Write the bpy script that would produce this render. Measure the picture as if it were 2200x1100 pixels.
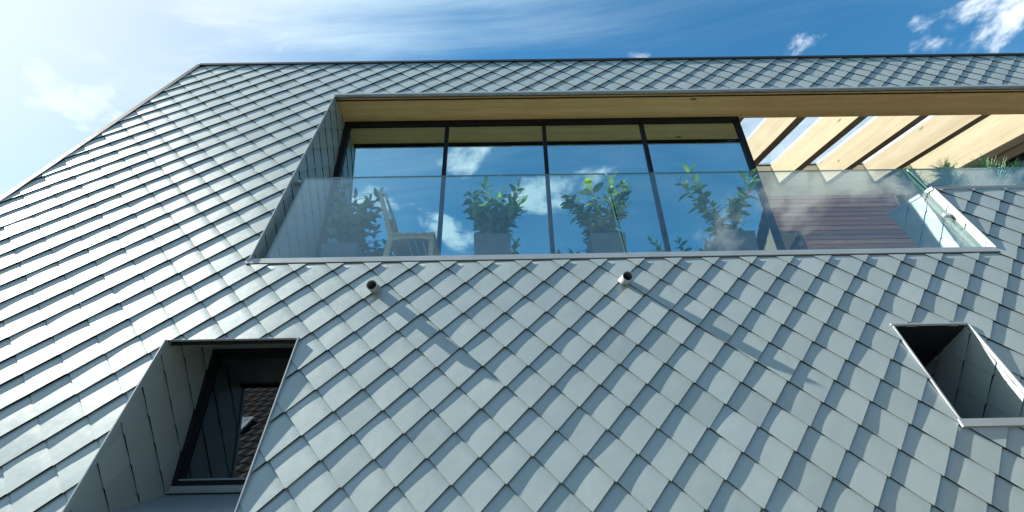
import bpy, math, random
import numpy as np
from mathutils import Matrix, Vector
R = math.radians
random.seed(7)
for o in list(bpy.data.objects): bpy.data.objects.remove(o, do_unlink=True)
scn = bpy.context.scene
col = scn.collection

# ------------------------------------------------------------------ camera
cam = bpy.data.cameras.new('camera'); camo = bpy.data.objects.new('camera', cam); col.objects.link(camo)
CAM = Vector((1.017, -3.1659, -1.8053))
CM = Matrix(((0.99984, 0.0158, -0.0080), (0.0013, -0.5158, -0.8567), (-0.0176, 0.8566, -0.5157)))
camo.matrix_world = Matrix.Translation(CAM) @ CM.to_4x4()
cam.sensor_width = 36.0; cam.lens = 17.184; cam.clip_start = 0.05; cam.clip_end = 5000
scn.camera = camo
# ------------------------------------------------------------------ sun and sky
SUN = Vector((-0.7609, 0.0777, 0.6442)).normalized()      # towards the sun
sl = bpy.data.lights.new('sun', 'SUN'); sl.energy = 5.0; sl.angle = R(0.5); sl.color = (1.0, 0.94, 0.84)
slo = bpy.data.objects.new('sun', sl); col.objects.link(slo)
slo.rotation_euler = SUN.to_track_quat('Z', 'Y').to_euler(); slo.location = (-8, 0, 12)
scn.view_settings.view_transform = 'Standard'; scn.view_settings.look = 'None'
scn.view_settings.gamma = 1.0; scn.view_settings.use_curve_mapping = False
scn.view_settings.exposure = 1.76
world = bpy.data.worlds.new('World'); scn.world = world; world.use_nodes = True

class NT:
    """small node-tree helper"""
    def __init__(s, tree): s.t = tree; s.n = tree.nodes; s.l = tree.links
    def add(s, typ, **kw):
        nd = s.n.new(typ)
        for k, v in kw.items():
            if hasattr(nd, k): setattr(nd, k, v)
        return nd
    def put(s, sock, v):
        if isinstance(v, bpy.types.NodeSocket): s.l.new(v, sock)
        elif v is not None: sock.default_value = v
    def math(s, op, a, b=None, c=None, clamp=False):
        nd = s.n.new('ShaderNodeMath'); nd.operation = op; nd.use_clamp = clamp
        s.put(nd.inputs[0], a); s.put(nd.inputs[1], b)
        if c is not None: s.put(nd.inputs[2], c)
        return nd.outputs[0]
    def vmath(s, op, a, b=None):
        nd = s.n.new('ShaderNodeVectorMath'); nd.operation = op
        s.put(nd.inputs[0], a)
        if b is not None: s.put(nd.inputs[1], b)
        return nd.outputs['Value'] if op in ('DOT_PRODUCT', 'LENGTH') else nd.outputs[0]
    def noise(s, vec, scale, detail=4, rough=.5, dist=0.0):
        nd = s.n.new('ShaderNodeTexNoise')
        if vec is not None: s.l.new(vec, nd.inputs['Vector'])
        nd.inputs['Scale'].default_value = scale; nd.inputs['Detail'].default_value = detail
        nd.inputs['Roughness'].default_value = rough; nd.inputs['Distortion'].default_value = dist
        return nd.outputs['Fac']
    def smooth(s, v, lo, hi, a=0.0, b=1.0):
        nd = s.n.new('ShaderNodeMapRange'); nd.interpolation_type = 'SMOOTHSTEP'
        s.put(nd.inputs[0], v)
        for i, x in enumerate((lo, hi, a, b)): nd.inputs[i+1].default_value = x
        return nd.outputs[0]
    def lin(s, v, lo, hi, a, b):
        nd = s.n.new('ShaderNodeMapRange'); s.put(nd.inputs[0], v)
        for i, x in enumerate((lo, hi, a, b)): nd.inputs[i+1].default_value = x
        return nd.outputs[0]
    def mix(s, f, a, b, blend='MIX'):
        nd = s.n.new('ShaderNodeMix'); nd.data_type = 'RGBA'; nd.blend_type = blend
        s.put(nd.inputs[0], f)
        for k, v in ((6, a), (7, b)):
            if isinstance(v, (tuple, list)): v = (*v[:3], 1.0)
            s.put(nd.inputs[k], v)
        return nd.outputs[2]
    def mapping(s, vec, scale=(1, 1, 1), loc=(0, 0, 0), rot=(0, 0, 0)):
        nd = s.n.new('ShaderNodeMapping'); s.l.new(vec, nd.inputs[0])
        nd.inputs['Scale'].default_value = scale; nd.inputs['Location'].default_value = loc; nd.inputs['Rotation'].default_value = rot
        return nd.outputs[0]

CL0, CL1 = (5.878, 15.376, 0), (17.455, 0.884, 0)
def build_world():
    w = NT(world.node_tree); w.n.clear()
    sky = w.add('ShaderNodeTexSky'); sky.sky_type = 'NISHITA'; sky.sun_disc = False
    sky.sun_elevation = math.asin(SUN.z); sky.sun_rotation = math.atan2(SUN.x, SUN.y)
    sky.air_density = 1.0; sky.dust_density = .5; sky.ozone_density = 2.5
    tc = w.add('ShaderNodeTexCoord').outputs['Generated']
    sp = w.add('ShaderNodeSeparateXYZ'); w.l.new(tc, sp.inputs[0])
    zz = w.math('ADD', w.math('MAXIMUM', sp.outputs[2], 0.0), 0.12)
    cv = w.add('ShaderNodeCombineXYZ')
    w.put(cv.inputs[0], w.math('DIVIDE', sp.outputs[0], zz)); w.put(cv.inputs[1], w.math('DIVIDE', sp.outputs[1], zz))
    p = cv.outputs[0]
    # soft heaps of cumulus and thin streaked cirrus spread over the whole dome
    cover = w.noise(w.mapping(p, loc=CL0), 1.1, 2, .5)
    n1 = w.noise(w.mapping(p, loc=CL1), 3.4, 9, .58, .25)
    n2 = w.noise(w.mapping(p, scale=(.5, 1.6, 1), rot=(0, 0, R(24)), loc=(.6, 4.2, 0)), 1.7, 8, .62, .9)
    cum = w.smooth(w.math('ADD', n1, w.math('MULTIPLY', w.math('SUBTRACT', cover, .5), .55)), .578, .68)
    # haze and cirrus scatter forward: whiter towards the sun
    ca = w.vmath('DOT_PRODUCT', tc, tuple(SUN))
    fwd = w.smooth(ca, .30, 1.0)
    cir = w.math('MULTIPLY', w.smooth(n2, .40, .74), w.lin(fwd, 0, 1, .24, .95))
    haze = w.math('MULTIPLY', w.smooth(ca, .60, 1.0), .60)
    thin = w.math('SUBTRACT', 1.0, w.math('MULTIPLY', w.math('SUBTRACT', 1.0, cir), w.math('SUBTRACT', 1.0, haze)), clamp=True)
    tcol = w.mix(w.smooth(ca, .7, 1.0), (3.6, 4.8, 5.4), (5.4, 5.5, 5.55))
    ccol = w.mix(w.smooth(n1, .52, .78), (5.9, 6.5, 7.0), (4.2, 5.0, 6.0))
    skyc = w.mix(1.0, sky.outputs[0], w.mix(w.smooth(ca, .55, .98), (.36, .90, 1.02), (.80, .97, 1.0)), 'MULTIPLY')
    full = w.mix(cum, w.mix(thin, skyc, tcol), ccol)
    bg = w.add('ShaderNodeBackground'); w.l.new(full, bg.inputs[0]); bg.inputs[1].default_value = 0.062
    out = w.add('ShaderNodeOutputWorld'); w.l.new(bg.outputs[0], out.inputs[0])
build_world()

# ------------------------------------------------------------------ wall frame of reference
U = 0.1414                                    # half the diagonal of a 20 cm shingle
S = R(75.4)                                   # the clad wall leans back
DN = Vector((0, -math.cos(S), -math.sin(S)))  # down the slope
NI = Vector((0, math.sin(S), -math.cos(S)))   # into the house
WB = Matrix(((1, DN.x, NI.x), (0, DN.y, NI.y), (0, DN.z, NI.z)))   # columns: along, down, in
def wp(a, b, inward=0.0): return Vector((a*U, 0, 0)) + DN*(b*U) + NI*inward
GROUND = -3.42

# ------------------------------------------------------------------ mesh helper
class MB:
    def __init__(s): s.v = []; s.f = []; s.sm = []; s.tone = []; s.mi = {}
    def poly(s, pts, smooth=False, tone=.5):
        i = len(s.v); s.v += [tuple(p) for p in pts]; s.f.append(tuple(range(i, i+len(pts)))); s.sm.append(smooth); s.tone.append(tone)
        return s
    def add(s, vs, fs, smooth=False, tone=.5):
        i = len(s.v); s.v += [tuple(p) for p in vs]
        for f in fs: s.f.append(tuple(i+k for k in f)); s.sm.append(smooth); s.tone.append(tone)
        return s
    def box(s, x0, x1, y0, y1, z0, z1): return s.hexa([(x0,y0,z0),(x1,y0,z0),(x1,y1,z0),(x0,y1,z0)], [(x0,y0,z1),(x1,y0,z1),(x1,y1,z1),(x0,y1,z1)])
    def hexa(s, lo, hi):
        return s.add(list(lo)+list(hi), [(3,2,1,0),(4,5,6,7),(0,1,5,4),(1,2,6,5),(2,3,7,6),(3,0,4,7)])
    def prism(s, pts, d):
        n = len(pts); d = Vector(d); a = [Vector(p) for p in pts]
        return s.add(a+[p+d for p in a], [tuple(range(n-1, -1, -1)), tuple(range(n, 2*n))]+[(i, (i+1) % n, n+(i+1) % n, n+i) for i in range(n)])
    def bar(s, p, q, w, h, up=(0, 0, 1)):
        p, q = Vector(p), Vector(q); d = (q-p).normalized(); x = d.cross(Vector(up)).normalized(); y = x.cross(d).normalized()
        c = [-x*w/2-y*h/2, x*w/2-y*h/2, x*w/2+y*h/2, -x*w/2+y*h/2]
        return s.hexa([p+k for k in c], [q+k for k in c])
    def tube(s, pts, rad, n=8, smooth=True, cap=True):
        pts = [Vector(p) for p in pts]; rr = rad if isinstance(rad, (list, tuple)) else [rad]*len(pts)
        rings = []
        for i, p in enumerate(pts):
            d = (pts[min(i+1, len(pts)-1)]-pts[max(i-1, 0)]).normalized()
            x = d.orthogonal().normalized() if abs(d.z) > .9 else d.cross(Vector((0, 0, 1))).normalized()
            y = d.cross(x)
            rings.append([p+(x*math.cos(2*math.pi*k/n)+y*math.sin(2*math.pi*k/n))*rr[i] for k in range(n)])
        vs = [v for r_ in rings for v in r_]; fs = []
        for i in range(len(pts)-1):
            for k in range(n): fs.append((i*n+k, i*n+(k+1) % n, (i+1)*n+(k+1) % n, (i+1)*n+k))
        s.add(vs, fs, smooth)
        if cap: s.poly(rings[0][::-1]); s.poly(rings[-1])
        return s
    def mesh(s, name, org=(0, 0, 0), tone=False):
        me = bpy.data.meshes.new(name); o = Vector(org)
        me.from_pydata([tuple(Vector(v)-o) for v in s.v], [], s.f)
        me.polygons.foreach_set('use_smooth', s.sm)
        if tone:
            at = me.attributes.new('tone', 'FLOAT', 'FACE'); at.data.foreach_set('value', s.tone)
        for k, i in s.mi.items(): me.polygons[k].material_index = i
        me.update(); return me
    def build(s, name, mat, parent=None, org=(0, 0, 0), tone=False, bevel=0.0):
        me = s.mesh(name, org, tone)
        o = bpy.data.objects.new(name, me); col.objects.link(o); me.materials.append(mat)
        if parent: o.parent = parent
        if bevel:
            m = o.modifiers.new('bevel', 'BEVEL'); m.width = bevel; m.segments = 2; m.limit_method = 'ANGLE'
        return o
def tag(o, label=None, cat=None, group=None, kind=None):
    if label: o['label'] = label
    if cat: o['category'] = cat
    if group: o['group'] = group
    if kind: o['kind'] = kind
    return o
def empty(name, loc):
    o = bpy.data.objects.new(name, None); col.objects.link(o); o.location = loc; o.empty_display_size = .2; return o

# ------------------------------------------------------------------ materials
MATS = {}
def newmat(name):
    m = bpy.data.materials.new(name); m.use_nodes = True; t = NT(m.node_tree); MATS[name] = m
    return m, t, t.n['Principled BSDF']
def coords(t): return t.add('ShaderNodeTexCoord').outputs['Object']
def mat_shingle():
    m, t, b = newmat('shingle_metal')
    geo = t.add('ShaderNodeNewGeometry').outputs['Position']
    tone = t.add('ShaderNodeAttribute'); tone.attribute_name = 'tone'
    oi = t.add('ShaderNodeObjectInfo').outputs['Random']
    v = t.math('ADD', t.math('MULTIPLY', tone.outputs['Fac'], .5), t.math('MULTIPLY', oi, .5))
    c = t.mix(v, (.300, .360, .357), (.378, .444, .440))
    n1 = t.noise(geo, 3.0, 5, .6); n2 = t.noise(geo, 34.0, 4, .6)
    c = t.mix(t.smooth(n1, .35, .7, 0, .5), c, (.365, .425, .410))
    c = t.mix(t.smooth(n2, .60, .80, 0, .22), c, (.27, .30, .31))
    n3 = t.noise(t.mapping(geo, scale=(9.0, .9, .9)), 1.6, 6, .6)
    c = t.mix(t.smooth(n3, .52, .78, 0, .22), c, (.29, .325, .32))
    t.l.new(c, b.inputs['Base Color'])
    r = t.math('ADD', t.lin(n1, .3, .7, .38, .46), t.lin(n2, .3, .7, -.03, .04)); t.l.new(r, b.inputs['Roughness'])
    b.inputs['Metallic'].default_value = .22; b.inputs['Specular IOR Level'].default_value = .5
    bp = t.add('ShaderNodeBump'); bp.inputs['Strength'].default_value = .10; bp.inputs['Distance'].default_value = .01
    t.l.new(t.noise(geo, 11.0, 2, .5), bp.inputs['Height']); t.l.new(bp.outputs[0], b.inputs['Normal'])
    return m
def mat_plain(name, c, rough=.5, metal=0.0, var=.12, scale=8.0, spec=.5):
    m, t, b = newmat(name); geo = t.add('ShaderNodeNewGeometry').outputs['Position']
    n = t.noise(geo, scale, 5, .6)
    cc = t.mix(t.smooth(n, .3, .7), tuple(x*(1-var) for x in c), tuple(min(1, x*(1+var)) for x in c))
    t.l.new(cc, b.inputs['Base Color']); t.l.new(t.lin(n, .3, .7, rough*.9, min(1, rough*1.1)), b.inputs['Roughness'])
    b.inputs['Metallic'].default_value = metal; b.inputs['Specular IOR Level'].default_value = spec
    return m
def mat_wood(name, lo, hi, knot, axis='X', rot=0.0, rough=.6, knots=True, tv=(.86, 1.08)):
    """long grain along `axis` with lamella tone and small knots"""
    m, t, b = newmat(name); geo = t.add('ShaderNodeNewGeometry').outputs['Position']
    p = t.mapping(geo, rot=(rot, 0, 0))
    lng = {'X': (.22, 3, 3), 'Y': (3, .22, 3), 'Z': (3, 3, .22)}[axis]
    g = t.noise(t.mapping(p, scale=lng), 9.0, 7, .62, 1.2)
    g2 = t.noise(t.mapping(p, scale=tuple(x*x*.4 for x in lng)), 2.2, 3, .5)
    c = t.mix(t.smooth(t.math('ADD', t.math('MULTIPLY', g, .6), t.math('MULTIPLY', g2, .4)), .34, .66), lo, hi)
    oi = t.add('ShaderNodeObjectInfo').outputs['Random']
    c = t.mix(1.0, c, t.mix(oi, (tv[0], tv[0]*.98, tv[0]*.96), (tv[1], tv[1]*.99, tv[1]*.98)), 'MULTIPLY')
    if knots:
        vo = t.add('ShaderNodeTexVoronoi'); vo.feature = 'F1'
        kn = {'X': (.45, 1, 1), 'Y': (1, .45, 1), 'Z': (1, 1, .45)}[axis]
        t.l.new(t.mapping(p, scale=kn), vo.inputs['Vector']); vo.inputs['Scale'].default_value = 5.2; vo.inputs['Randomness'].default_value = 1.0
        rnd = t.add('ShaderNodeSeparateColor'); t.l.new(vo.outputs['Color'], rnd.inputs[0])
        k = t.math('MULTIPLY', t.smooth(vo.outputs['Distance'], .125, .05, 0, 1), t.smooth(rnd.outputs[0], .45, .55))
        c = t.mix(t.math('MULTIPLY', k, .8), c, knot)
    t.l.new(c, b.inputs['Base Color']); b.inputs['Roughness'].default_value = rough; b.inputs['Specular IOR Level'].default_value = .3
    bp = t.add('ShaderNodeBump'); bp.inputs['Strength'].default_value = .12; bp.inputs['Distance'].default_value = .004
    t.l.new(g, bp.inputs['Height']); t.l.new(bp.outputs[0], b.inputs['Normal'])
    return m
def mat_glass(name, f0, trans, refl, power=5.0, wav=0.0, dirt=0.0, fmax=1.0, frost=0.0):
    """see-through pane: clear body plus a mirror share that grows towards grazing view (Schlick)"""
    m, t, b = newmat(name); t.n.remove(b); out = [n for n in t.n if n.type == 'OUTPUT_MATERIAL'][0]
    g = t.add('ShaderNodeNewGeometry')
    cs = t.math('ABSOLUTE', t.vmath('DOT_PRODUCT', g.outputs['Normal'], g.outputs['Incoming']))
    k = t.math('POWER', t.math('SUBTRACT', 1.0, cs, clamp=True), power)
    f = t.math('ADD', f0, t.math('MULTIPLY', k, fmax-f0), clamp=True)
    gl = t.add('ShaderNodeBsdfGlossy'); gl.inputs['Roughness'].default_value = 0.0; gl.inputs['Color'].default_value = (*refl, 1)
    tr = t.add('ShaderNodeBsdfTransparent'); tr.inputs['Color'].default_value = (*trans, 1)
    if wav:
        bp = t.add('ShaderNodeBump'); bp.inputs['Strength'].default_value = wav; bp.inputs['Distance'].default_value = .02
        t.l.new(t.noise(g.outputs['Position'], 1.6, 2, .5), bp.inputs['Height']); t.l.new(bp.outputs[0], gl.inputs['Normal'])
    mx = t.add('ShaderNodeMixShader'); t.l.new(f, mx.inputs[0]); t.l.new(tr.outputs[0], mx.inputs[1]); t.l.new(gl.outputs[0], mx.inputs[2])
    sh = mx.outputs[0]
    if dirt:
        df = t.add('ShaderNodeBsdfDiffuse'); df.inputs['Color'].default_value = (.7, .8, .8, 1)
        m2 = t.add('ShaderNodeMixShader'); t.l.new(t.lin(t.noise(g.outputs['Position'], 2.5, 6, .65), .35, .7, dirt*.4, dirt*1.4), m2.inputs[0])
        t.l.new(sh, m2.inputs[1]); t.l.new(df.outputs[0], m2.inputs[2]); sh = m2.outputs[0]
    if frost:
        tl = t.add('ShaderNodeBsdfTranslucent'); tl.inputs['Color'].default_value = (.85, .92, 1.0, 1)
        m3 = t.add('ShaderNodeMixShader'); t.l.new(t.lin(t.noise(g.outputs['Position'], 3.0, 5, .6), .3, .7, frost*.7, frost*1.3), m3.inputs[0])
        t.l.new(sh, m3.inputs[1]); t.l.new(tl.outputs[0], m3.inputs[2]); sh = m3.outputs[0]
    t.l.new(sh, out.inputs[0])
    return m
def mat_leaf(name, dark, light, rough=.35):
    m, t, b = newmat(name); geo = t.add('ShaderNodeNewGeometry').outputs['Position']
    oi = t.add('ShaderNodeObjectInfo').outputs['Random']
    v = t.math('ADD', t.math('MULTIPLY', oi, .65), t.math('MULTIPLY', t.noise(geo, 14, 3, .5), .35))
    c = t.mix(t.smooth(v, .15, .85), dark, light); t.l.new(c, b.inputs['Base Color'])
    b.inputs['Roughness'].default_value = rough
    out = [n for n in t.n if n.type == 'OUTPUT_MATERIAL'][0]
    tl = t.add('ShaderNodeBsdfTranslucent'); t.l.new(t.mix(1.0, c, (1.2, 1.45, .6), 'MULTIPLY'), tl.inputs[0])
    mx = t.add('ShaderNodeMixShader'); mx.inputs[0].default_value = .16
    t.l.new(b.outputs[0], mx.inputs[1]); t.l.new(tl.outputs[0], mx.inputs[2]); t.l.new(mx.outputs[0], out.inputs[0])
    return m
M_SH = mat_shingle()
M_DECK = mat_plain('deck_dark', (.022, .026, .030), .8, 0, .1, 8, .2)
M_TRIM = mat_plain('trim_metal', (.36, .40, .415), .38, .2, .05, 5)
M_DTRIM = mat_plain('dark_trim', (.018, .026, .033), .6, 0, .1, 5, .2)
M_FRAME = mat_plain('window_frame_black', (.010, .011, .013), .5, 0, .2, 8, .2)
M_SILLM = mat_plain('sill_aluminium', (.30, .32, .33), .4, .3, .08, 6)
M_SOFF = mat_wood('spruce_soffit', (.56, .36, .15), (.74, .52, .25), (.10, .045, .015), 'X')
M_RAFT = mat_wood('spruce_rafter', (.27, .222, .145), (.335, .282, .193), (.12, .07, .03), 'Y', -R(13.8))
M_PLATE = mat_wood('spruce_plate', (.72, .58, .36), (.84, .71, .48), (.24, .14, .06), 'X')
M_SLAT = mat_wood('larch_slat', (.44, .19, .115), (.70, .36, .22), (.08, .04, .03), 'X', knots=False, tv=(.66, 1.3))
M_CHAIR = mat_wood('teak_grey', (.60, .43, .25), (.78, .60, .38), (.25, .18, .12), 'Z', knots=False)
M_CEIL = mat_plain('room_ceiling', (.20, .13, .07), .7)
M_ROOM = mat_plain('room_wall', (.16, .15, .14), .8)
M_PIPE = mat_plain('pipe_steel', (.42, .44, .44), .38, .35, .12, 30)
M_PIPEIN = mat_plain('pipe_inside', (.22, .24, .25), .5)
M_PLANTER = mat_plain('planter_grey', (.13, .16, .17), .55, 0, .1, 12)
M_SOIL = mat_plain('soil', (.04, .028, .018), .9, 0, .4, 40)
M_STEM = mat_plain('bark', (.22, .16, .10), .8, 0, .3, 60)
M_LEAF = mat_leaf('laurel_leaf', (.06, .15, .06), (.26, .44, .15))
M_CONI = mat_leaf('conifer_leaf', (.16, .32, .19), (.36, .54, .30), .6)
M_GLAZ = mat_glass('window_glass', .70, (.35, .37, .40), (.76, .99, 1.0), 4.5, .03)
M_SIDE = mat_glass('side_glass', .05, (.80, .88, .92), (.9, .97, 1.0))
M_RAIL = mat_glass('rail_glass', .095, (.90, .96, .955), (.92, 1.0, 1.0), 4.0, .02, .03)
M_EDGE = mat_plain('glass_edge_green', (.10, .22, .19), .2, 0, .1)
M_ROOFG = mat_glass('skylight_glass', .05, (.92, .96, .97), (1, 1, 1), frost=.085)
M_DWIN = mat_glass('dark_window_glass', .10, (.32, .33, .35), (.8, .9, 1.0), 4.5)

# ================================================================== ground and street
def ground():
    g = MB().poly([(-400, -400, GROUND), (400, -400, GROUND), (400, 400, GROUND), (-400, 400, GROUND)])
    tag(g.build('ground', mat_plain('ground_gravel', (.09, .095, .07), .9, 0, .3, 6)), kind='structure')
    p = MB().box(-40, 40, -8.0, -3.9, GROUND, GROUND+.004)
    tag(p.build('road', mat_plain('asphalt', (.055, .056, .058), .85, 0, .2, 20)), kind='structure')
ground()

# ================================================================== the clad house
H0 = Vector((1.5, 0.6, GROUND))
house = empty('house', H0)
tag(house, 'house clad in grey diamond metal shingles with a recessed glazed balcony', 'house')

VT, VB = (-20.2, -25.9), (-30.0, 25.0)                 # the slanting left edge, top and bottom
def vx(b): return VT[0]+(VB[0]-VT[0])*(b-VT[1])/(VB[1]-VT[1]) if b > -5 else -20.2-3.7*(b+25.9)/20.9
def vx(b): return -20.2-3.85*(b+25.9)/20.9
AR, BB = 62.0, 25.0
BL, BT, BS, PX, PT = -6.7, -19.62, -0.43, 33.65, -6.14  # balcony opening: left, top, sill, step, parapet top
W1 = (-8.65, -2.5, 4.38, 12.28); W2 = (25.0, 28.58, 4.30, 9.2)
def q(a0, a1, b0, b1):
    f0 = vx if a0 is None else (lambda b: a0)
    return [(f0(b0), b0), (a1, b0), (a1, b1), (f0(b1), b1)]
CELLS = [q(None, AR, -25.9, BT), q(None, BL, BT, BS), q(PX, AR, PT, BS), q(None, AR, BS, 4.30),
         q(None, W2[0], 4.30, 4.38), q(W2[1], AR, 4.30, 4.38),
         q(None, W1[0], 4.38, 9.2), q(W1[1], W2[0], 4.38, 9.2), q(W2[1], AR, 4.38, 9.2),
         q(None, W1[0], 9.2, 12.28), q(W1[1], AR, 9.2, 12.28), q(None, AR, 12.28, BB)]

def clip_poly(poly, cell):
    """Sutherland-Hodgman against a convex cell with clockwise-on-screen winding"""
    out = poly; n = len(cell)
    for i in range(n):
        (ax, ay), (bx, by) = cell[i], cell[(i+1) % n]; ex, ey = bx-ax, by-ay
        src, out = out, []
        if not src: return []
        side = [ex*(p[1]-ay)-ey*(p[0]-ax) for p in src]
        for k in range(len(src)):
            p, r_, s0, s1 = src[k], src[(k+1) % len(src)], side[k], side[(k+1) % len(src)]
            if s0 >= -1e-9: out.append(p)
            if (s0 > 1e-9 and s1 < -1e-9) or (s0 < -1e-9 and s1 > 1e-9):
                f = s0/(s0-s1); out.append(tuple(p[j]+f*(r_[j]-p[j]) for j in range(len(p))))
    return out
def area(p): return abs(sum(p[i][0]*p[(i+1) % len(p)][1]-p[(i+1) % len(p)][0]*p[i][1] for i in range(len(p))))/2 if len(p) > 2 else 0
def tile_cover(ca, cb, cells):
    d = [(ca, cb-1), (ca+1, cb), (ca, cb+1+Tile.E), (ca-1, cb)]
    return sum(area(clip_poly(d, c)) for c in cells)/(2.0+Tile.E)

class Tile:
    """one folded-edge metal diamond; heights in metres above the deck, coordinates in half diagonals about its centre"""
    N = 5; E = .11; G = (0, .07, .30, .53, .77, 1)
    def __init__(s, rnd, H=.0165, D=.0030, wu=.60):
        s.wu = wu; s.H = H*rnd.uniform(.9, 1.12); s.D = D*rnd.uniform(.45, 1.5); s.k = rnd.uniform(-.0016, .0016); s.e = rnd.uniform(.35, .65); s.e2 = rnd.uniform(.35, .65)
        s.tone = rnd.random(); s.base = rnd.uniform(0, .0006)
    def z(s, x, y):
        # x, y about centre -> u across (upper-left to lower-right), v (upper-right to lower-left), both 0..1
        yy = y
        for _ in range(4):
            u, v = min(max((x+yy+1)/2, 0), 1), min(max((yy-x+1)/2, 0), 1); yy = y-s.E*u*v
        u, v = min(max((x+yy+1)/2, 0), 1), min(max((yy-x+1)/2, 0), 1)
        du = u**(2*s.e)*(1-u)**(2*(1-s.e))*2; dv = v**(2*s.e2)*(1-v)**(2*(1-s.e2))*2
        dip = .0045*(max(0, 1-u/.07)+max(0, 1-v/.07))
        return .001+s.base+s.H*(s.wu*u+(1-s.wu)*v)+s.D*du*dv+s.k*(u-v)*2*(u*v)-dip
    def build(s, mb, ca=0.0, cb=0.0, cells=None, place=None, inset=1.0):
        """append to mb; cells clip in lattice space; place maps (x, y, height) to a point"""
        N = s.N; G = s.G; pt = lambda i, j: ((G[i]-G[j])*inset, (G[i]+G[j]-1+s.E*G[i]*G[j])*inset)         # i along u, j along v
        place = place or (lambda x, y, h: (x*U, y*U, -h))
        ids = {}
        def vid(p, h):
            key = (round(p[0], 4), round(p[1], 4), round(h, 5))
            if key not in ids: ids[key] = len(mb.v); mb.v.append(tuple(place(p[0], p[1], h)))
            return ids[key]
        def face(ps):
            idx = []
            for p in ps:
                k = vid(p, s.z(*p))
                if k not in idx: idx.append(k)
            if len(idx) > 2: mb.f.append(tuple(idx)); mb.sm.append(True); mb.tone.append(s.tone)
        for i in range(N):
            for j in range(N):
                f = [pt(i, j), pt(i, j+1), pt(i+1, j+1), pt(i+1, j)]
                if cells is None: face(f)
                else:
                    for c in cells:
                        g = clip_poly([(x+ca, y+cb) for x, y in f], c)
                        if area(g) > 1e-5: face([(x-ca, y-cb) for x, y in g])
        for lower in (0, 1):                                     # folded lower edges
            for k in range(N):
                p, r_ = (pt(N, k), pt(N, k+1)) if lower == 0 else (pt(k+1, N), pt(k, N))
                segs = [(p, r_)]
                if cells is not None:
                    segs = []
                    for c in cells:
                        g = clip_seg((p[0]+ca, p[1]+cb), (r_[0]+ca, r_[1]+cb), c)
                        if g: segs.append(((g[0][0]-ca, g[0][1]-cb), (g[1][0]-ca, g[1][1]-cb)))
                for p, r_ in segs:
                    i = len(mb.v); zp, zr = s.z(*p), s.z(*r_); dp = .0016
                    mb.v += [tuple(place(p[0], p[1], zp)), tuple(place(r_[0], r_[1], zr)), tuple(place(r_[0], r_[1], zr-dp)), tuple(place(p[0], p[1], zp-dp))]
                    mb.f.append((i, i+1, i+2, i+3)); mb.sm.append(False); mb.tone.append(s.tone)
        for lower in (0, 1):                                     # added wall below the fold: blocks light leaks, dark colour paints the gap's shade
            p, r_ = (pt(N, 0), pt(N, N)) if lower == 0 else (pt(N, N), pt(0, N))
            iw = .085; sh = (-iw, -iw) if lower == 0 else (iw, -iw)
            p, r_ = (p[0]+sh[0], p[1]+sh[1]), (r_[0]+sh[0], r_[1]+sh[1]); segs = [(p, r_)]
            if cells is not None:
                segs = []
                for c in cells:
                    g = clip_seg((p[0]+ca, p[1]+cb), (r_[0]+ca, r_[1]+cb), c)
                    if g: segs.append(((g[0][0]-ca, g[0][1]-cb), (g[1][0]-ca, g[1][1]-cb)))
            for p, r_ in segs:
                i = len(mb.v); zp, zr = s.z(*p)-.0004, s.z(*r_)-.0004
                mb.v += [tuple(place(p[0], p[1], zp)), tuple(place(r_[0], r_[1], zr)), tuple(place(r_[0], r_[1], -.013)), tuple(place(p[0], p[1], -.013))]
                mb.mi[len(mb.f)] = 1; mb.f.append((i, i+1, i+2, i+3)); mb.sm.append(False); mb.tone.append(s.tone)
def clip_seg(p, r_, cell):
    t0, t1 = 0.0, 1.0; n = len(cell)
    for i in range(n):
        (ax, ay), (bx, by) = cell[i], cell[(i+1) % n]; ex, ey = bx-ax, by-ay
        s0 = ex*(p[1]-ay)-ey*(p[0]-ax); s1 = ex*(r_[1]-ay)-ey*(r_[0]-ax)
        if s0 < 0 and s1 < 0: return None
        if s0 < 0: t0 = max(t0, s0/(s0-s1))
        elif s1 < 0: t1 = min(t1, s0/(s0-s1))
    if t1-t0 < 1e-4: return None
    L = lambda t: (p[0]+t*(r_[0]-p[0]), p[1]+t*(r_[1]-p[1]))
    return L(t0), L(t1)

# the boarded plane below the shingles
dk = MB()
for c in CELLS: dk.poly([wp(a, b, .014) for a, b in c][::-1])
for c in CELLS: dk.poly([wp(a, b, .05) for a, b in c])
facade = dk.build('facade', M_DECK, house, H0)

def to_pix(P):
    v = CM.transposed() @ (P-CAM)
    if v.z > -.05: return None
    f = 1050.1; return (1100+f*v.x/-v.z, 550-f*v.y/-v.z)
rt = random.Random(11)
VAR = []
for k in range(10):
    t = Tile(rt); mb = MB(); t.build(mb); me = mb.mesh('shingle', (0, 0, 0), True); me.materials.append(M_SH); me.materials.append(M_DECK); VAR.append(me)
tiles = []
for ia in range(-33, 64):
    for ib in range(-27, 27):
        if (ia+ib) % 2 == 0: continue
        cov = tile_cover(ia, ib, CELLS)
        if cov < .004: continue
        pc = to_pix(wp(ia, ib)); sz = 0
        ps = [to_pix(wp(ia+x, ib+y)) for x, y in ((0, -1), (1, 0), (0, 1), (-1, 0))]
        if pc and all(ps):
            inn = sum(0 <= p_[0] <= 2200 and 0 <= p_[1] <= 1100 for p_ in ps+[pc])/5
            sz = area(ps)*cov*inn if inn > .5 else 0
        tiles.append((sz, ia, ib, cov))
tiles.sort(reverse=True)
rest = MB()
WB4 = WB.to_4x4()
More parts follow.
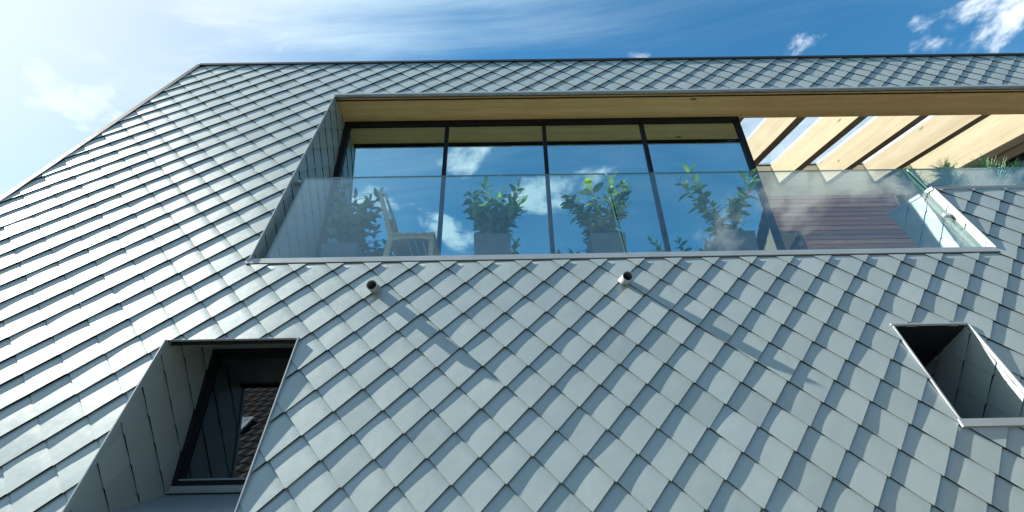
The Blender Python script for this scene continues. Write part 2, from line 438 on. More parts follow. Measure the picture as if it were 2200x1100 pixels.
for n, (sz, ia, ib, cov) in enumerate(tiles):
    c = wp(ia, ib)
    if n < 300 and sz > 0:
        if cov > .999: me = VAR[rt.randrange(10)]
        else:
            mb = MB(); Tile(rt).build(mb, ia, ib, CELLS); me = mb.mesh('shingle', (0, 0, 0), True); me.materials.append(M_SH); me.materials.append(M_DECK)
        o = bpy.data.objects.new('shingle', me); col.objects.link(o); o.parent = facade
        jit = Matrix.Rotation(R(rt.gauss(0, .2)), 4, 'X') @ Matrix.Rotation(R(rt.gauss(0, .2)), 4, 'Y') if cov > .999 else Matrix()
        o.matrix_local = Matrix.Translation(c-H0) @ WB4 @ jit
    else:
        Tile(rt).build(rest, ia, ib, None if cov > .999 else CELLS, lambda x, y, h, c=c: c+WB @ Vector((x*U, y*U, -h)))
rf_ = tag(rest.build('shingle_field', M_SH, facade, H0, True), kind='stuff'); rf_.data.materials.append(M_DECK)

# sheathing, side wall and roof that close the body of the house
def wall_solid():
    m = MB()
    lb, lt = wp(vx(BB), BB, .05), wp(vx(-25.9), -25.9, .05)
    m.poly([lb, lt, lt+Vector((0, 6.0, 1.4)), lb+Vector((0, 8, 0))])
    m.build('side_wall', M_SH, house, H0)
    r0, r1 = wp(vx(-25.9), -25.9, .05), wp(AR, -25.9, .05)
    m = MB(); z = 2.995; y = 1.0
    m.hexa([(r0.x, y, z), (3.80, y, z), (3.80, 8, z+.245*(8-y)), (r0.x, 8, z+.245*(8-y))],
           [(r0.x, y, z+.06), (3.80, y, z+.06), (3.80, 8, z+.06+.245*(8-y)), (r0.x, 8, z+.06+.245*(8-y))])
    m.build('roof', M_DTRIM, house, H0)
wall_solid()

def strip(name, p0, p1, w, h, mat, side=(0, 0), parent=house):
    """metal angle lying on the wall between lattice points p0, p1: w across, h proud"""
    A, B = wp(*p0), wp(*p1); d = (B-A).normalized(); x = d.cross(NI).normalized(); lo, hi = side
    a = [A+x*lo, B+x*lo, B+x*(lo+w), A+x*(lo+w)]
    m = MB().hexa([p+NI*.012 for p in a], [p-NI*h for p in a])
    return m.build(name, mat, parent, H0)
# ridge coping and verge
strip('ridge_coping', (vx(-25.9)-.1, -25.95), (AR, -25.95), .045, .030, M_DTRIM, (-.012, 0))
strip('verge_trim', (vx(-25.9)-.05, -26.1), (vx(BB)-.05, BB), .055, .020, M_DTRIM, (-.045, 0))

# ------------------------------------------------------------------ shingled reveals
def orient(p):
    a = sum(p[i][0]*p[(i+1) % len(p)][1]-p[(i+1) % len(p)][0]*p[i][1] for i in range(len(p)))
    return p if a > 0 else p[::-1]
def cheek(name, X, sgn, poly, phase=(0, 0), tsc=1.0, H=.008):
    """vertical reveal in the plane x = X, shingled on the side sgn; poly is (y, z) and convex"""
    cell = orient([(y/U/tsc+phase[0], -z/U/tsc+phase[1]) for y, z in poly])
    pts = [(X-sgn*.011, y, z) for y, z in poly]
    m = MB().prism(pts, (-sgn*.02, 0, 0))
    back = m.build(name, M_DECK, house, H0)
    a0, a1 = min(c[0] for c in cell), max(c[0] for c in cell); b0, b1 = min(c[1] for c in cell), max(c[1] for c in cell)
    r = random.Random(name)
    for ia in range(int(a0)-2, int(a1)+3):
        for ib in range(int(b0)-2, int(b1)+3):
            if (ia+ib) % 2 == 0: continue
            cov = tile_cover(ia, ib, [cell])
            if cov < .01: continue
            cy, cz = (ia-phase[0])*U*tsc, -(ib-phase[1])*U*tsc
            mb = MB(); Tile(r, H, .001, .5).build(mb, ia, ib, None if cov > .999 else [cell], lambda x, y, h: (sgn*h, x*U*tsc, -y*U*tsc), .978)
            me = mb.mesh('shingle', (0, 0, 0), True); me.materials.append(M_SH); me.materials.append(M_DECK)
            o = bpy.data.objects.new('shingle', me); col.objects.link(o); o.parent = back
            o.location = Vector((X, cy, cz))-H0
    return back
def wyz(b): p = wp(0, b); return (p.y, p.z)
XL, XP = BL*U, PX*U
GY, GZ, FZ = 1.115, 2.70, 0.20            # glazing plane, head height, balcony floor
cheek('balcony_cheek', XL, 1, [wyz(BT), wyz(BS), (.25, wyz(BS)[1]), (GY+.02, .15), (GY+.02, GZ)], (.3, .2))
PTOP = (.724, .946)
cheek('parapet_cheek', XP, -1, [wyz(BS), wyz(PT), PTOP, (.50, wyz(BS)[1])], (.35, .15))

# ------------------------------------------------------------------ parapet block right of the step
y0, z0 = wyz(PT)
m = MB().hexa([(XP-.012, y0-.015, z0-.004), (10, y0-.015, z0-.004), (10, PTOP[0]+.03, PTOP[1]), (XP-.012, PTOP[0]+.03, PTOP[1])],
              [(XP-.012, y0-.015, z0+.028), (10, y0-.015, z0+.028), (10, PTOP[0]+.03, PTOP[1]+.028), (XP-.012, PTOP[0]+.03, PTOP[1]+.028)])
m.build('parapet_cap', M_TRIM, house, H0)
m = MB().hexa([(XP+.01, PTOP[0]-.02, PTOP[1]), (10, PTOP[0]-.02, PTOP[1]), (10, PTOP[0], PTOP[1]), (XP+.01, PTOP[0], PTOP[1])],
              [(XP+.01, .48, .06), (10, .48, .06), (10, .50, .06), (XP+.01, .50, .06)])
m.build('parapet_back', M_TRIM, house, H0)
# ------------------------------------------------------------------ edge trims and flashings
strip('sill_flashing', (BL-.15, BS-.13), (14.15, BS-.13), .050, .011, M_TRIM, (0, 0))
strip('sill_flashing', (14.17, BS-.13), (PX+.12, BS-.13), .050, .013, M_TRIM, (0, 0))
strip('opening_trim', (BL+.02, BT), (BL+.02, BS-.42), .008, .020, M_TRIM)
strip('head_trim', (BL, BT-.12), (AR, BT-.12), .026, .024, M_TRIM)
strip('opening_trim', (PX-.02, PT), (PX-.02, BS-.42), .010, .020, M_TRIM)
strip('window_trim', (W1[1]-.02, W1[2]), (W1[1]-.02, W1[3]), .007, .024, M_TRIM)
strip('window_trim', (W1[0]+.05, W1[2]), (W1[0]+.05, W1[3]), .007, .022, M_TRIM)
strip('window_trim', (W1[0], W1[2]-.03), (W1[1], W1[2]-.03), .006, .008, M_TRIM)
strip('window_trim', (W2[0]+.03, W2[2]), (W2[0]+.03, W2[3]+.05), .010, .020, M_TRIM)
strip('window_trim', (W2[1]+.0, W2[2]), (W2[1]+.0, W2[3]), .010, .022, M_TRIM)
strip('window_trim', (W2[0], W2[2]-.05), (W2[1], W2[2]-.05), .012, .020, M_TRIM)
strip('window_flashing', (W2[0]-.05, W2[3]+.06), (W2[1]+.1, W2[3]+.06), .045, .026, M_TRIM)

# ------------------------------------------------------------------ balcony: floor, soffit, glazing
MB().box(XL, 7.7, .27, 3.0, FZ-.12, FZ).build('balcony_floor', mat_plain('deck_paving', (.60, .58, .54), .8, 0, .08, 6), house, H0)
m = MB().hexa([(XL, .022, .10), (XP, .022, .10), (XP, .26, .10), (XL, .26, .10)], [(XL, .03, .13), (XP, .03, .13), (XP, .26, .13), (XL, .26, .13)])
m.build('sill_board', M_TRIM, house, H0)
yb, zb = wyz(BT)
def xz_prism(name, sec, x0, x1, mat): return MB().prism([(x0, y, z) for y, z in sec], (x1-x0, 0, 0)).build(name, mat, house, H0)
xz_prism('soffit_beam', [(yb+.075, GZ), (GY, GZ), (GY, 3.05), (yb+.16, 3.05)], XL, 10, M_SOFF)
xz_prism('soffit_board', [(yb+.012, GZ+.003), (yb+.071, GZ+.003), (yb+.15, 3.05), (yb+.10, 3.05)], XL, 10, M_SOFF)
xz_prism('drip_profile', [(yb-.010, GZ-.012), (yb+.010, GZ-.012), (yb+.030, GZ+.06), (yb+.006, GZ+.06)], XL, 10, M_TRIM)

XR = 3.86
MULL = [.302, 1.475, 2.662]
gw = MB().box(XL, XR, GY-.03, GY+.05, GZ-.058, GZ-.001).build('balcony_window', M_FRAME, house, H0)
MB().box(XL+.002, XL+.075, GY-.03, GY+.05, FZ, GZ-.058).build('frame', M_FRAME, gw, H0)
MB().box(XL+.075, XR, GY-.03, GY+.05, FZ, FZ+.06).build('frame', M_FRAME, gw, H0)
MB().box(XR-.055, XR, GY-.028, GY+.05, FZ+.06, GZ-.058).build('frame', M_FRAME, gw, H0)
for x in MULL: MB().box(x-.022, x+.022, GY-.025, GY+.05, FZ+.06, GZ-.058).build('mullion', M_FRAME, gw, H0)
ed = [XL+.075]+[x for mx in MULL for x in (mx-.022, mx+.022)]+[XR-.055]
for k in range(4):
    MB().box(ed[2*k], ed[2*k+1], GY, GY+.022, FZ+.06, GZ-.058).build('pane', M_GLAZ, gw, H0)
# glazed corner of the room and the room itself
sw = MB().box(XR-.05, XR, 2.88, 2.96, FZ, GZ).build('side_window', M_FRAME, house, H0)
MB().prism([(XR-.035, GY+.05, FZ), (XR-.035, 2.88, FZ), (XR-.035, 2.88, GZ+.5), (XR-.035, GY+.05, GZ)], (.02, 0, 0)).build('pane', M_SIDE, sw, H0)
MB().box(XL, XR, GY+.05, 3.2, FZ-.02, FZ+.004).build('room_floor', M_SLAT, house, H0)
MB().box(XL-.02, XR, 3.0, 3.1, FZ, 3.2).build('room_wall', M_ROOM, house, H0)
MB().box(XL-.06, XL-.002, GY+.05, 3.2, FZ, 3.2).build('room_wall', M_ROOM, house, H0)
m = MB().hexa([(XL-.02, GY+.052, GZ), (XR-.12, GY+.052, GZ), (XR-.12, 3.05, GZ+.46), (XL-.02, 3.05, GZ+.46)], [(XL-.02, GY+.052, GZ+.05), (XR-.12, GY+.052, GZ+.05), (XR-.12, 3.05, GZ+.51), (XL-.02, 3.05, GZ+.51)])
m.build('room_ceiling', M_CEIL, house, H0)

# ------------------------------------------------------------------ terrace roof: rafters with glass between
YB, ZB, TT = 3.0, 3.178, .2456
rz = lambda y: ZB-TT*(YB-y)
RX = [3.843, 4.613, 5.383, 6.146, 6.922]
def rafter(x0, x1, lo, hi, name='rafter', ya=GY+.003, yb2=YB-.002, mat=M_RAFT):
    m = MB().hexa([(x0, ya, rz(ya)+lo), (x1, ya, rz(ya)+lo), (x1, yb2, rz(yb2)+lo), (x0, yb2, rz(yb2)+lo)],
                  [(x0, ya, rz(ya)+hi), (x1, ya, rz(ya)+hi), (x1, yb2, rz(yb2)+hi), (x0, yb2, rz(yb2)+hi)])
    return m.build(name, mat, house, H0)
sky_l = MB().box(3.85, 7.9, YB, YB+.05, rz(YB)+.385, rz(YB)+.45).build('skylight', M_DTRIM, house, H0)
for i, x in enumerate(RX):
    rafter(x, x+.118, 0, .385)
    b = rafter(x+.004, x+.114, .387, .432, 'skylight_bar', mat=M_SILLM); b.parent = sky_l
    b2 = rafter(x+.03, x+.09, .432, .452, 'cover_strip', mat=M_FRAME); b2.parent = sky_l
    x1 = (RX+[7.69])[i+1]
    p = MB().prism([(x+.114, GY, rz(GY)+.412), (x1, GY, rz(GY)+.412), (x1, YB-.001, rz(YB)+.412), (x+.114, YB-.001, rz(YB)+.412)], (0, 0, .016))
    p.build('pane', M_ROOFG, sky_l, H0)
rafter(7.69, 7.85, -.21, .385)
rafter(7.702, 7.85, -.335, -.213, 'lower_beam')
ew = rafter(7.73, 7.80, -.40, -.337, 'end_window', mat=M_FRAME)
MB().prism([(7.75, GY, -0.2), (7.75, YB, -0.2), (7.75, YB, rz(YB)-.38), (7.75, GY, rz(GY)-.38)], (.02, 0, 0)).build('pane', M_DWIN, ew, H0)
MB().box(3.9, 7.69, YB, YB+.1, 2.93, rz(YB)+.383).build('wall_plate', M_PLATE, house, H0)
rs = random.Random(5)
for k in range(19):
    zt = 2.93-.0845*k
    MB().box(3.88, 7.69, YB-.022+rs.uniform(-.002, .002), YB+.004, zt-.070, zt-.0005).build('wall_slat', M_SLAT, house, H0, bevel=.002)
MB().box(3.88, 7.69, YB+.004, YB+.1, FZ, 2.93).build('slat_backing', M_DECK, house, H0)
def back_window(x0, x1, z0, z1):
    w = MB().box(x0, x1, YB-.055, YB-.024, z1-.028, z1).build('terrace_window', M_SLAT, house, H0)
    MB().box(x0, x0+.028, YB-.055, YB-.024, z0, z1-.028).build('frame', M_SLAT, w, H0)
    MB().box(x1-.028, x1, YB-.055, YB-.024, z0, z1-.028).build('frame', M_SLAT, w, H0)
    MB().box(x0+.028, x1-.028, YB-.034, YB-.026, z0, z1-.028).build('pane', M_DWIN, w, H0)
    MB().box(x0+.028, x1-.028, YB-.0255, YB-.0235, z0, z1-.028).build('pane_backing', M_DECK, w, H0)  # flat dark sheet added just behind the pane
back_window(4.62, 5.455, .3, 2.262)
back_window(7.098, 7.68, .9, 2.905)

# ------------------------------------------------------------------ leaning glass balustrade
bal = MB().hexa([wp(BL+.2, BS-.42, .035), wp(PX-.1, BS-.42, .035), wp(PX-.1, BS-.42, .078), wp(BL+.2, BS-.42, .078)],
                [wp(BL+.2, BS-.50, .035), wp(PX-.1, BS-.50, .035), wp(PX-.1, BS-.50, .078), wp(BL+.2, BS-.50, .078)]).build('balustrade', M_TRIM, house, H0)
def rail_pane(a0, a1, b0, b1):
    c = [(a0, b1), (a1, b1), (a1, b0), (a0, b0)]
    o = MB().hexa([wp(a, b, .046) for a, b in c], [wp(a, b, .062) for a, b in c]).build('glass_pane', M_RAIL, bal, H0)
    o.data.materials.append(M_EDGE)
    for i, p in enumerate(o.data.polygons): p.material_index = 0 if i < 2 else 1
TOPB = -8.92
rail_pane(BL+.56, 13.66, TOPB, BS-.42)
rail_pane(13.80, PX-.06, TOPB, BS-.42)
rail_pane(PX+.22, 66, TOPB, PT-.15)
for a, b in ((BL+.25, TOPB+.65), (PX-.25, -4.0)):
    MB().hexa([wp(a-.24, b, .030), wp(a+.24, b, .030), wp(a+.24, b, .078), wp(a-.24, b, .078)],
              [wp(a-.24, b-.22, .030), wp(a+.24, b-.22, .030), wp(a+.24, b-.22, .078), wp(a-.24, b-.22, .078)]).build('clip', M_TRIM, bal, H0)

# ------------------------------------------------------------------ two lower windows
def recess_window(name, x0, x1, btop, bbot, inner_top, inner_bot, lined, silver, headmat=M_TRIM):
    """vertical window set back into the leaning wall: inner_top / inner_bot are (y, z) of the frame"""
    yt, zt = wyz(btop); yo, zo = wyz(bbot); it, ib = inner_top, inner_bot
    w = MB().hexa([(x0, yt, zt), (x1, yt, zt), (x1, it[0], it[1]), (x0, it[0], it[1])], [(x0, yt, zt+.012), (x1, yt, zt+.012), (x1, it[0], it[1]+.012), (x0, it[0], it[1]+.012)]).build(name, headmat, house, H0)
    MB().hexa([(x0, yo, zo-.012), (x1, yo, zo-.012), (x1, ib[0], ib[1]-.012), (x0, ib[0], ib[1]-.012)], [(x0, yo, zo), (x1, yo, zo), (x1, ib[0], ib[1]), (x0, ib[0], ib[1])]).build('sill', M_TRIM, w, H0)
    y, zt2, zb2 = it[0], it[1], ib[1]
    f = .040
    MB().box(x0, x1, y, y+.06, zt2-f, zt2).build('frame', M_FRAME, w, H0)
    MB().box(x0, x0+f, y, y+.06, zb2, zt2-f).build('frame', M_FRAME, w, H0)
    MB().box(x1-f, x1, y, y+.06, zb2, zt2-f).build('frame', M_FRAME, w, H0)
    MB().box(x0+f, x1-f, y, y+.06, zb2, zb2+f+.04).build('frame', M_FRAME, w, H0)
    s = f+.012
    MB().box(x0+f, x0+s+.01, y+.012, y+.05, zb2+f+.04, zt2-f).build('sash', M_FRAME, w, H0)
    MB().box(x0+f, x1-f, y+.012, y+.05, zt2-s-.01, zt2-f).build('sash', M_FRAME, w, H0)
    MB().box(x0+f, x1-f, y+.010, y+.02, zb2+f+.04, zb2+f+.052).build('glazing_bead', M_SILLM, w, H0)
    if silver:
        MB().box(x0+.02, x1, y-.028, y-.002, zb2+.012, zb2+.045).build('drip_rail', M_SILLM, w, H0)
        MB().box(x0+.01, x1, y-.040, y-.003, zb2+.002, zb2+.010).build('drip_rail', M_SILLM, w, H0)
    MB().box(x0+f, x1-f, y+.030, y+.048, zb2+f, zt2-f).build('pane', M_DWIN, w, H0)
    MB().box(x0-.3, x1+.3, y+.3, y+.32, zb2-.4, zt2+.3).build('dark_backing', M_DECK, w, H0)  # dark sheet standing in for the unlit room behind the pane
    for X, sg in ((x0, 1), (x1, -1)):
        cheek('window_cheek', X, sg, [(yt, zt), (yo, zo), (ib[0], ib[1]), (it[0], it[1])], lined[0 if sg > 0 else 1])
recess_window('lower_window', W1[0]*U, W1[1]*U, W1[2], W1[3], (.35, -.466), (.35, -1.455), ((.55, .62), (.2, .4)), True)
recess_window('lower_window', W2[0]*U, W2[1]*U, W2[2], W2[3], (.30, -.72), (.30, -1.12), ((.4, .3), (.15, .55)), False, M_FRAME)  # head coloured frame black to stand in for its deep shade

# ------------------------------------------------------------------ two drain spouts
def spout(a, b, L, r=.037):
    base = wp(a, b); d = Vector((0, -math.cos(R(9)), -math.sin(R(9)))); n = 24
    x = Vector((1, 0, 0)); y = d.cross(x)
    ring = lambda h, rr: [base+d*h+(x*math.cos(2*math.pi*k/n)+y*math.sin(2*math.pi*k/n))*rr for k in range(n)]
    m = MB(); A, B, Cc, D = ring(-.04, r), ring(L, r), ring(L, r*.87), ring(0, r*.85)
    f = [(k, (k+1) % n, n+(k+1) % n, n+k) for k in range(n)]
    m.add(A+B, f, True); m.add(B+Cc, f)
    o = m.build('drain_spout', M_PIPE, house, H0)
    m2 = MB(); m2.add(Cc+D, f, True); m2.poly(D); m2.build('bore', M_PIPEIN, o, H0)
    m3 = MB(); E_, F_ = ring(.016, r*1.10), ring(.022, r*1.0); m3.add(ring(-.03, r*1.12)+E_, f, True); m3.add(E_+F_, f, True); m3.build('collar', M_PIPE, o, H0)
spout(.47, 1.42, .108); spout(13.10, 1.15, .125)

# ================================================================== things on the balcony
def leaf_mesh(L, Wd, bend, fold):
    n = 5; vs = []; fs = []
    for i in range(n+1):
        t = i/n; w = Wd*math.sin(math.pi*min(1, t*.96+.03))**.8*(1-.25*t); x = L*t; z = -bend*L*t*t
        vs += [(x, -w, z+fold*w), (x, 0, z), (x, w, z+fold*w)]
    for i in range(n):
        a = 3*i; fs += [(a, a+1, a+4, a+3), (a+1, a+2, a+5, a+4)]
    m = MB().add(vs, fs, True); me = m.mesh('leaf'); me.materials.append(M_LEAF); return me
LEAVES = [leaf_mesh(.13, .032, .15, .2), leaf_mesh(.11, .029, .4, .28), leaf_mesh(.145, .034, .25, .16), leaf_mesh(.10, .026, -.1, .32)]
def aim(d, roll):
    x = Vector(d).normalized(); y = Vector((0, 0, 1)).cross(x)
    y = y.normalized() if y.length > .05 else Vector((0, 1, 0)); z = x.cross(y)
    return Matrix((x, y, z)).transposed() @ Matrix.Rotation(roll, 3, 'X')
def potted_plant(label, x, y, w, ptop, top, spread, nst, seed, arch=0.0, nleaf=23):
    r = random.Random(seed); org = Vector((x, y, FZ)); t = empty('potted_plant', org)
    tag(t, label, 'plant', 'laurel plants in grey pots along the balcony')
    h = w/2; k = .86
    m = MB().hexa([(x-h*k, y-h*k, FZ), (x+h*k, y-h*k, FZ), (x+h*k, y+h*k, FZ), (x-h*k, y+h*k, FZ)], [(x-h, y-h, ptop), (x+h, y-h, ptop), (x+h, y+h, ptop), (x-h, y+h, ptop)])
    m.f.pop(1); m.sm.pop(); m.tone.pop()
    hi = h-.018
    ring = [(x-h, y-h), (x+h, y-h), (x+h, y+h), (x-h, y+h)]; inn = [(x-hi, y-hi), (x+hi, y-hi), (x+hi, y+hi), (x-hi, y+hi)]
    for i in range(4):
        a, b = ring[i], ring[(i+1) % 4]; c, d = inn[(i+1) % 4], inn[i]
        m.poly([(*a, ptop), (*b, ptop), (*c, ptop), (*d, ptop)]); m.poly([(*d, ptop), (*c, ptop), (*c, ptop-.05), (*d, ptop-.05)])
    m.build('pot', M_PLANTER, t, org)
    MB().poly([(*c, ptop-.03) for c in inn]).build('soil', M_SOIL, t, org)
    def leaf(parent, p, d, sc):
        o = bpy.data.objects.new('leaf', LEAVES[r.randrange(4)]); col.objects.link(o); o.parent = parent
        o.matrix_local = Matrix.Translation(Vector(p)-org) @ (aim(d, r.uniform(-.7, .7))*sc).to_4x4()
    for s in range(nst):
        an = 2*math.pi*(s+r.uniform(-.3, .3))/nst
        out = Vector((math.cos(an)*spread*r.uniform(.55, 1.0)+arch*r.uniform(.2, 1), math.sin(an)*min(spread, .20)*r.uniform(.4, 1), 0))
        hh = (top-ptop)*r.uniform(.72, 1.0) if s else (top-ptop)
        p0 = Vector((x+math.cos(an)*.04, y+math.sin(an)*.04, ptop-.04)); pts = []
        wob = Vector((r.uniform(-.03, .03), r.uniform(-.03, .03), 0))
        for i in range(7):
            f = i/6; pts.append(p0+out*(f**1.25)+Vector((0, 0, (hh+.04)*f))+wob*math.sin(f*5))
        st = MB().tube(pts, [.0065*(1-.6*i/6) for i in range(7)], 6).build('stem', M_STEM, t, org)
        for j in range(nleaf):
            f = .16+.84*(j+.5)/nleaf; i = min(5, int(f*6)); g = f*6-i; p = pts[i].lerp(pts[i+1], g); ax = (pts[i+1]-pts[i]).normalized()
            a = j*2.4+r.uniform(-.4, .4); side = Vector((math.cos(a), math.sin(a), 0)); side = (side-ax*side.dot(ax)).normalized()
            up = .35+.9*max(0, f-.75)*4*.6
            leaf(t, p, side+ax*up+Vector((0, 0, r.uniform(-.15, .2))), r.uniform(.72, 1.08)*(1 if f < .93 else .8))
        leaf(t, pts[-1], ax+Vector((r.uniform(-.3, .3), r.uniform(-.3, .3), .2)), .8)
        # a short side twig
        f = r.uniform(.35, .6); i = int(f*6); p = pts[i]; d = Vector((math.cos(an+r.uniform(-1.2, 1.2)), .5*math.sin(an), .9)).normalized()
        tw = [p, p+d*.08, p+d*.17+Vector((0, 0, .02))]
        MB().tube(tw, [.004, .003, .002], 5).build('stem', M_STEM, t, org)
        for j in range(6):
            a = j*2.2+r.random(); side = Vector((math.cos(a), math.sin(a), .5)); leaf(t, tw[0].lerp(tw[2], .3+.7*j/5), side+d*.4, r.uniform(.6, .95))
    return t
potted_plant('leafy plant behind the wooden chair at the left end of the balcony', -.50, .72, .33, .60, 1.27, .20, 9, 21, .05)
potted_plant('bushy plant in a grey pot second from left just right of the wooden chair', .88, .60, .33, .60, 1.24, .30, 10, 4)
potted_plant('plant in a grey pot behind the vertical gap between the two long glass panes', 1.90, .58, .31, .58, 1.20, .33, 9, 9, -.05)
potted_plant('sparse plant with bare arching stems at the right end of the glazing', 3.05, .60, .32, .59, 1.32, .36, 6, 14, .0, 19)

def chair():
    x, y, z = .16, .50, FZ
    org = Vector((x, y+.24, z)); t = empty('chair', org)
    tag(t, 'slatted wooden chair seen from the side behind the glass balustrade', 'chair')
    sz = .64
    for yy in (y, y+.46):
        MB().bar((.345, yy, z), (.335, yy, sz-.012), .042, .036, (0, 1, 0)).build('leg', M_CHAIR, t, org, bevel=.004)
        # rear leg splays back and carries the leaning back post
        m = MB().hexa([(-.10, yy-.017, z), (-.055, yy-.017, z), (-.055, yy+.017, z), (-.10, yy+.017, z)], [(-.055, yy-.017, sz-.03), (-.005, yy-.017, sz-.03), (-.005, yy+.017, sz-.03), (-.055, yy+.017, sz-.03)])
        m.build('leg', M_CHAIR, t, org, bevel=.004)
        m = MB().hexa([(-.055, yy-.018, sz-.029), (-.005, yy-.018, sz-.029), (-.005, yy+.018, sz-.029), (-.055, yy+.018, sz-.029)], [(-.205, yy-.015, 1.135), (-.175, yy-.015, 1.145), (-.175, yy+.015, 1.145), (-.205, yy+.015, 1.135)])
        m.build('back_post', M_CHAIR, t, org, bevel=.004)
        m = MB().prism([(-.006, yy-.016, sz-.065), (.12, yy-.016, sz-.048), (.24, yy-.016, sz-.048), (.322, yy-.016, sz-.065), (.322, yy-.016, sz-.012), (-.006, yy-.016, sz-.012)], (0, .032, 0))
        m.build('seat_rail', M_CHAIR, t, org)
    for k in range(6):
        x0 = -.03+.067*k; MB().box(x0, x0+.058, y-.03, y+.49, sz-.011, sz+.009).build('seat_slat', M_CHAIR, t, org, bevel=.003)
    MB().box(.325, .35, y+.022, y+.438, sz-.085, sz-.013).build('apron', M_CHAIR, t, org)
    MB().box(-.03, -.006, y+.022, y+.438, sz-.10, sz-.031).build('apron', M_CHAIR, t, org)
    for k in range(4):
        f = .18+.215*k; bx, bz = -.012-.165*f, sz+.50*f
        MB().bar((bx+.02, y+.02, bz+.03), (bx+.02, y+.44, bz+.03), .016, .085, (-.31, 0, .95)).build('back_slat', M_CHAIR, t, org, bevel=.003)
chair()

def conifer(label, x, y, z, h, rad, seed, lean=0.0):
    r = random.Random(seed); org = Vector((x, y, z)); t = empty('conifer_shrub', org)
    tag(t, label, 'shrub', 'feathery conifers behind the raised parapet')
    MB().tube([(x, y, z-.05), (x+lean*.5, y, z+h*.5), (x+lean, y, z+h*.92)], [.012, .008, .003], 6).build('trunk', M_STEM, t, org)
    m = MB()
    for k in range(230):
        f = r.random()**.8; a = r.uniform(0, 2*math.pi); rr = rad*(1-.62*f)*r.uniform(.55, 1.15)
        p0 = Vector((x+lean*f, y, z+h*f*.9)); d = Vector((math.cos(a)*rr, math.sin(a)*rr, rr*r.uniform(.5, 1.3)+h*.05))
        n = 7; sidev = d.cross(Vector((0, 0, 1))).normalized()
        up = sidev.cross(d).normalized()
        for j in range(n):
            q0 = p0+d*(.25+.75*j/n); ll = .028*(1-.6*j/n)
            for sg in (-1, 1):
                dd = (d.normalized()*.8+sidev*sg*.8+up*r.uniform(-.3, .5)).normalized()*ll*r.uniform(.7, 1.3); w = up*.0035+sidev*.002
                m.poly([q0-w, q0+w, q0+dd]); 
        m.poly([p0+d*.2-up*.003, p0+d*.2+up*.003, p0+d*1.12])
    tag(m.build('foliage', M_CONI, t, org), kind='stuff')
cz = 1.02
for a in (('small feathery conifer at the left end of the raised parapet', 5.00, .62, cz-.02, .38, .17, 1), ('feathery conifer just right of the dark glass joint', 5.42, .62, cz, .43, .20, 2),
          ('broad feathery conifer in the middle of the raised parapet', 5.82, .62, cz, .46, .22, 3), ('slender conifer third from the right edge on the raised parapet', 6.14, .66, cz, .45, .19, 4, .04),
          ('pale conifer second from the right edge on the raised parapet', 6.42, .66, cz, .43, .19, 6, -.04), ('pale conifer at the right edge of the picture behind parapet glass', 6.75, .66, cz, .42, .20, 8)):
    conifer(*a)

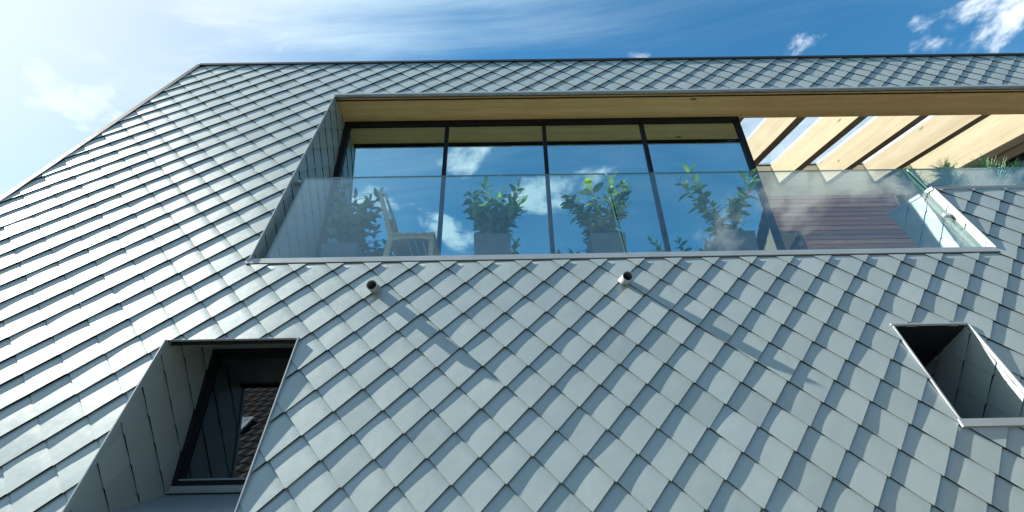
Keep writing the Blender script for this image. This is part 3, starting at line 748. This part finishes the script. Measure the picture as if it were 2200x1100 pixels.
# ================================================================== houses across the street: first mirrored in the windows, second added to block sky
def neighbour(label, x0, x1, y0, y1, eave, ridge, wallc, seed, dormer=False):
    org = Vector(((x0+x1)/2, (y0+y1)/2, GROUND)); t = empty('neighbour_house', org); tag(t, label, 'house')
    wm = mat_plain('render_wall_%d' % seed, wallc, .85, 0, .06, 3)
    ym = (y0+y1)/2
    m = MB().box(x0, x1, y0, y1, GROUND, eave); m.add([(x0, y0, eave), (x0, y1, eave), (x0, ym, ridge), (x1, y0, eave), (x1, y1, eave), (x1, ym, ridge)], [(0, 1, 2), (5, 4, 3)])
    m.build('wall', wm, t, org)
    tm = mat_plain('roof_tile_%d' % seed, (.030, .026, .025), .7, 0, .3, 9)
    rf = MB(); nrow = 16; slope = (ridge-eave)/(y1-ym)
    for sgn in (1, -1):
        for k in range(nrow):
            f0, f1 = k/nrow, (k+1.15)/nrow
            ya, yb2 = ym+sgn*(y1-ym+.4)*f0, ym+sgn*(y1-ym+.4)*f1; za, zb2 = ridge-slope*(abs(ya-ym))+.10, ridge-slope*abs(yb2-ym)+.16
            n = int((x1-x0+.6)/.30)
            for i in range(n):
                xa = x0-.3+i*.30
                rf.add([(xa, ya, za), (xa+.15, ya, za+.05), (xa+.30, ya, za), (xa, yb2, zb2), (xa+.15, yb2, zb2+.05), (xa+.30, yb2, zb2), (xa, yb2, zb2-.06), (xa+.30, yb2, zb2-.06)],
                       [(0, 1, 4, 3), (1, 2, 5, 4), (3, 4, 5, 7, 6)])
    ro = rf.build('roof', tm, t, org)
    MB().tube([(x0-.3, ym, ridge+.16), (x1+.3, ym, ridge+.16)], .12, 8).build('ridge_tile', mat_plain('ridge_red_%d' % seed, (.30, .10, .06), .7), ro, org)
    fr = mat_plain('white_frame_%d' % seed, (.75, .75, .73), .5)
    yy = y1 if y1 > y0 else y0
    for k, xc in enumerate(np.linspace(x0+1.2, x1-1.2, 4)):
        w = MB().box(xc-.5, xc+.5, yy, yy+.03, eave-1.9, eave-.55).build('window', fr, t, org)
        MB().box(xc-.43, xc+.43, yy+.03, yy+.04, eave-1.83, eave-.62).build('pane', M_DWIN, w, org)
    if dormer:
        for xc, fz in ((x0+(x1-x0)*.36, .55), (x0+(x1-x0)*.66, .5)):
            ys = ym+(y1-ym)*fz; zs = ridge-slope*(ys-ym)+.2; dy = .55; dz = -slope*dy
            sk = MB().hexa([(xc-.42, ys, zs), (xc+.42, ys, zs), (xc+.42, ys+dy, zs+dz), (xc-.42, ys+dy, zs+dz)], [(xc-.42, ys, zs+.1), (xc+.42, ys, zs+.1), (xc+.42, ys+dy, zs+dz+.1), (xc-.42, ys+dy, zs+dz+.1)]).build('roof_window', fr, t, org)
            MB().hexa([(xc-.34, ys+.06, zs+.09), (xc+.34, ys+.06, zs+.09), (xc+.34, ys+dy-.06, zs+dz+.09), (xc-.34, ys+dy-.06, zs+dz+.09)], [(xc-.34, ys+.06, zs+.11), (xc+.34, ys+.06, zs+.11), (xc+.34, ys+dy-.06, zs+dz+.12), (xc-.34, ys+dy-.06, zs+dz+.12)]).build('pane', M_ROOFG, sk, org)
neighbour('tiled house across the street mirrored in the lower left window', -12.0, 1.5, -17.0, -9.5, .0, 3.3, (.60, .57, .50), 1, True)
neighbour('unseen tall tiled house to the right behind the viewer, added to block sky light', 11.0, 24.0, -14.0, -5.0, 6.0, 9.0, (.13, .095, .075), 2)  # unseen; made tall and dark to keep light off the window reveals
